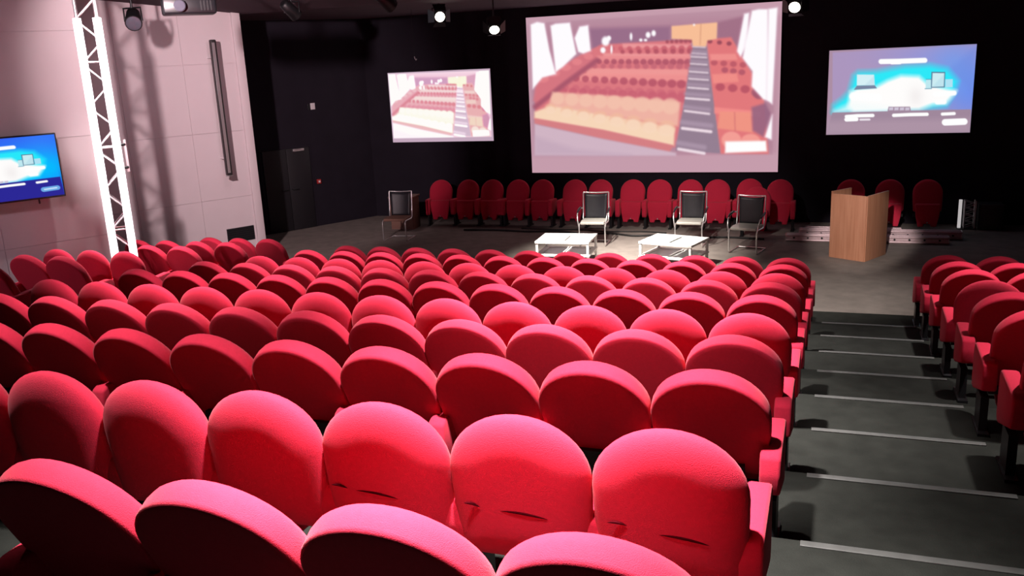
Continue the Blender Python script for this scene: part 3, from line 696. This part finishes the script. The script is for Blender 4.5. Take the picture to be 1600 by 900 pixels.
# ------------------------------------------------------------------ left side: light truss, column speaker, grille
tx, ty = -8.99, 9.32
zfloor = Z0 + DZ * 2
TR = empty('light_truss', (tx, ty, zfloor), R(44), 'tall bright truss tower with white light tubes at the left wall', 'light truss')
h = ceil_z(ty) - zfloor - 0.05
hw = 0.115; lz = 0.70 - zfloor
for sx in (-1, 1):
    for sy_ in (-1, 1): MB().tube([(sx * hw, sy_ * hw, 0), (sx * hw, sy_ * hw, h)], 0.022, 10).build('chord', M['alu'], TR)
    MB().box((sx * hw, -hw - 0.035, lz / 2 + 0.02), (0.075, 0.03, lz), ch=0.012).build('light_tube', M['led'], TR)
    MB().box((sx * hw, -hw - 0.008, lz / 2 + 0.02), (0.10, 0.02, lz)).build('tube_housing', M['sign_white'], TR)
for side, (f_, nm) in enumerate([(lambda a, z: (a, -hw, z), 'front'), (lambda a, z: (a, hw, z), 'rear'), (lambda a, z: (-hw, a, z), 'l'), (lambda a, z: (hw, a, z), 'r')]):
    nseg = 17; dz_ = h / nseg
    for i in range(nseg):
        s0 = 1 if i % 2 == 0 else -1
        MB().tube([f_(-hw * s0, i * dz_ + 0.02), f_(hw * s0, (i + 1) * dz_ - 0.02)], 0.011, 6).build('brace', M['alu'], TR)
    for i in range(0, nseg, 4): MB().tube([f_(-hw, i * dz_ + 0.02), f_(hw, i * dz_ + 0.02)], 0.011, 6).build('brace', M['alu'], TR)
MB().box((0, 0, 0.01), (0.30, 0.30, 0.02)).build('base_plate', M['black_metal'], TR)
br = MB().box((hw + 0.10, -0.02, 2.05), (0.03, 0.03, 0.42)).build('side_bracket', M['alu'], TR)
for z in (1.9, 2.2): MB().tube([(hw, -0.06, z), (hw + 0.05, -0.07, z), (hw + 0.10, -0.03, z)], 0.018).build('clamp', M['black_metal'], br)

cs_ = on_splay(P2, 13.82, 0.31, 0)
cs = empty('column_speaker', (cs_.x, cs_.y, -1.86), R(60), 'slim dark column loudspeaker mounted upright on the pale wall', 'loudspeaker')
MB().box((0, 0, 1.2), (0.105, 0.10, 2.40), ch=0.02).build('body', mat('speaker_dark', (0.045, 0.04, 0.042), 0.35, 0.4, var=0.2), cs)
MB().box((-0.012, -0.052, 1.2), (0.05, 0.008, 2.3)).build('grille', M['alu'], cs)
for z in (0.3, 2.1): MB().box((0, 0.18, z), (0.02, 0.26, 0.02)).build('bracket', M['sign_white'], cs)
MB().box((0, 0, -0.005), (0.108, 0.103, 0.015)).build('end_cap', M['silver'], cs)
g_ = on_splay(P2, 14.0, 0.0, 0)
gr = empty('vent_grille', (g_.x, g_.y, -3.16), R(60), 'dark rectangular grille low in the pale left wall', 'grille')
MB().box((0, 0.0, 0.13), (0.54, 0.03, 0.27)).build('backing', M['black_plastic'], gr)
for i in range(6): MB().box((0, -0.018, 0.03 + i * 0.04), (0.50, 0.012, 0.02)).build('slat', M['black_metal'], gr)

# notices on the black wall
s1 = on_splay(PB, 17.57, 0.012, 0)
sg = empty('wall_sign', (s1.x, s1.y, -0.93), R(60), 'small white notice on the black wall above the door', 'sign')
MB().box((0.02, 0, 0.07), (0.11, 0.012, 0.14), ch=0.002).build('plate', M['sign_white'], sg)
MB().box((-0.075, 0.0, 0.065), (0.06, 0.012, 0.12), ch=0.002).build('dark_plate', M['black_plastic'], sg)
a1 = on_splay(PB, 17.55, 0.03, 0)
al = empty('alarm_box', (a1.x, a1.y, -2.58), R(60), 'small red alarm call point beside the dark door', 'alarm')
MB().box((0, 0, 0.05), (0.09, 0.05, 0.10), ch=0.006).build('box', M['alarm_red'], al)
MB().box((0, -0.027, 0.05), (0.045, 0.006, 0.045)).build('button', M['sign_white'], al)

# ------------------------------------------------------------------ ceiling fixtures
def fixture(loc, aim, label, lit=True, size=1.0, drop=None, gel=False, power=0, doors=True):
    x, y, z = loc
    e = empty('stage_spotlight', (x, y, z), 0, label, 'spotlight', 'spotlights under the ceiling')
    d = (Vector(aim) - Vector(loc)).normalized(); q = d.to_track_quat('Z', 'Y').to_matrix().to_4x4()
    s = size
    MB().lathe([(0.05 * s, -0.20 * s), (0.08 * s, -0.18 * s), (0.09 * s, -0.05 * s), (0.10 * s, 0.08 * s), (0.10 * s, 0.10 * s)], 16, q).build('can', M['black_metal'], e)
    ln = MB().lathe([(0.088 * s, 0.101 * s), (0.07 * s, 0.108 * s), (0.03 * s, 0.112 * s)], 16, q).build('lens', M['lens_on'] if lit else M['lens_off'], e)
    for a in range(4 if doors else 0):
        rm = q @ Matrix.Rotation(math.pi / 2 * a, 4, 'Z') @ Matrix.Translation((0, 0.105 * s, 0.10 * s)) @ Matrix.Rotation(R(-50), 4, 'X')
        MB().prism([(-0.09 * s, 0), (0.09 * s, 0), (0.12 * s, 0.15 * s), (-0.12 * s, 0.15 * s)], lambda a_, b_, t: rm @ Vector((a_, b_, t)), -0.002, 0.002).build('barn_door', M['teal'] if (gel and a == 1) else M['black_metal'], e)
    top = ceil_z(y) - z
    MB().tube([(-0.13 * s, 0, -0.02), (-0.13 * s, 0, 0.14 * s), (0.13 * s, 0, 0.14 * s), (0.13 * s, 0, -0.02)], 0.012 * s, 6).build('yoke', M['black_metal'], e)
    MB().tube([(0, 0, 0.14 * s), (0, 0, top)], 0.015 * s, 8).build('hanger', M['black_metal'], e)
    if power:
        l = spot('lamp', loc, aim, power, 60, 0.6); l.parent = e; l.location = d * (0.16 * s); 
    return e
fixture((-6.87, 15.5, 0.775), (-2.5, 8.5, -1.2), 'lit round spotlight with a teal gel flap, above the left screen', gel=True, power=60)
fixture((-5.82, 15.5, 0.53), (-3.2, 9.5, -4.5), 'lit spotlight with open flaps left of the large screen', power=60)
fixture((-0.70, 15.5, 0.58), (-1.4, 9.5, -2.4), 'lit spotlight right of the large screen, cut by the frame', power=60)
fixture((-8.53, 13.3, 0.89), (-7.5, 17, -2), 'unlit black spotlight hanging before the dark side wall', lit=False, size=1.1, doors=False)
fixture((-6.62, 13.0, 0.90), (-5, 17, -2), 'unlit black spotlight near the top, left of the gelled one', lit=False, size=1.1, doors=False)
fixture((-9.75, 11.0, 0.78), (-6.5, 7.0, -1.8), 'large unlit black spotlight hanging before the pale left wall', lit=False, size=1.2, doors=False)
wf = empty('wall_spotlight', WL, 0, 'black spotlight with an added light-blocking side flap washing the pale left wall', 'spotlight')
wd_ = (Vector((-10.75, 13.9, -0.9)) - Vector(WL)).normalized(); wq = wd_.to_track_quat('Z', 'Y').to_matrix().to_4x4()
MB().lathe([(0.06, -0.34), (0.09, -0.32), (0.10, -0.04), (0.10, -0.02)], 16, wq).build('can', M['black_metal'], wf)
az = math.atan2(9.79 - WL[1], -9.615 - WL[0]) - R(0.3); e1 = Vector((math.cos(az), math.sin(az), 0)) * 0.42; e2 = Vector((math.cos(az + R(32)), math.sin(az + R(32)), 0)) * 0.42
MB().prism([e1[:2], e2[:2], (e2 * 1.03)[:2], (e1 * 1.03)[:2]], xy, -0.40, 0.12).build('barn_door', M['black_metal'], wf)  # unseen blade added to keep the beam off the nearer wall
MB().tube([(0, 0, 0.1), (0, 0, ceil_z(WL[1]) - WL[2])], 0.015).build('hanger', M['black_metal'], wf)
pj_ = empty('ceiling_projector', (-7.95, 10.0, 0.72), R(42), 'black projector hanging under the ceiling at upper left', 'projector')
MB().box((0, 0, 0.11), (0.66, 0.42, 0.22), ch=0.03).build('body', M['black_plastic'], pj_)
MB().lathe([(0.07, 0), (0.075, 0.06), (0.06, 0.07)], 16, Matrix.Translation((-0.12, -0.21, 0.10)) @ Matrix.Rotation(R(90), 4, 'X')).build('lens', M['lens_off'], pj_)
MB().tube([(0, 0, 0.22), (0, 0, ceil_z(10.0) - 0.72)], 0.03).build('hanger', M['black_metal'], pj_)
for i in range(4): MB().box((0.14 + 0.04 * i, -0.212, 0.10), (0.018, 0.006, 0.12)).build('vent_slot', M['black_metal'], pj_)
# small hook on a wire
hk = empty('hanging_hook', (-0.479 * 16.5, 16.5, 0.02), 0, 'tiny hook hanging on a wire above the left screen', 'hook')
MB().tube([(0, 0, 0.06), (0, 0, ceil_z(16.5) - 0.02)], 0.004, 6).build('wire', M['black_metal'], hk)
MB().tube([(0, 0, 0.07), (0.01, 0, 0.03), (0.03, 0, 0.0), (0.045, 0, 0.025)], 0.009, 6).build('hook', M['alu'], hk)
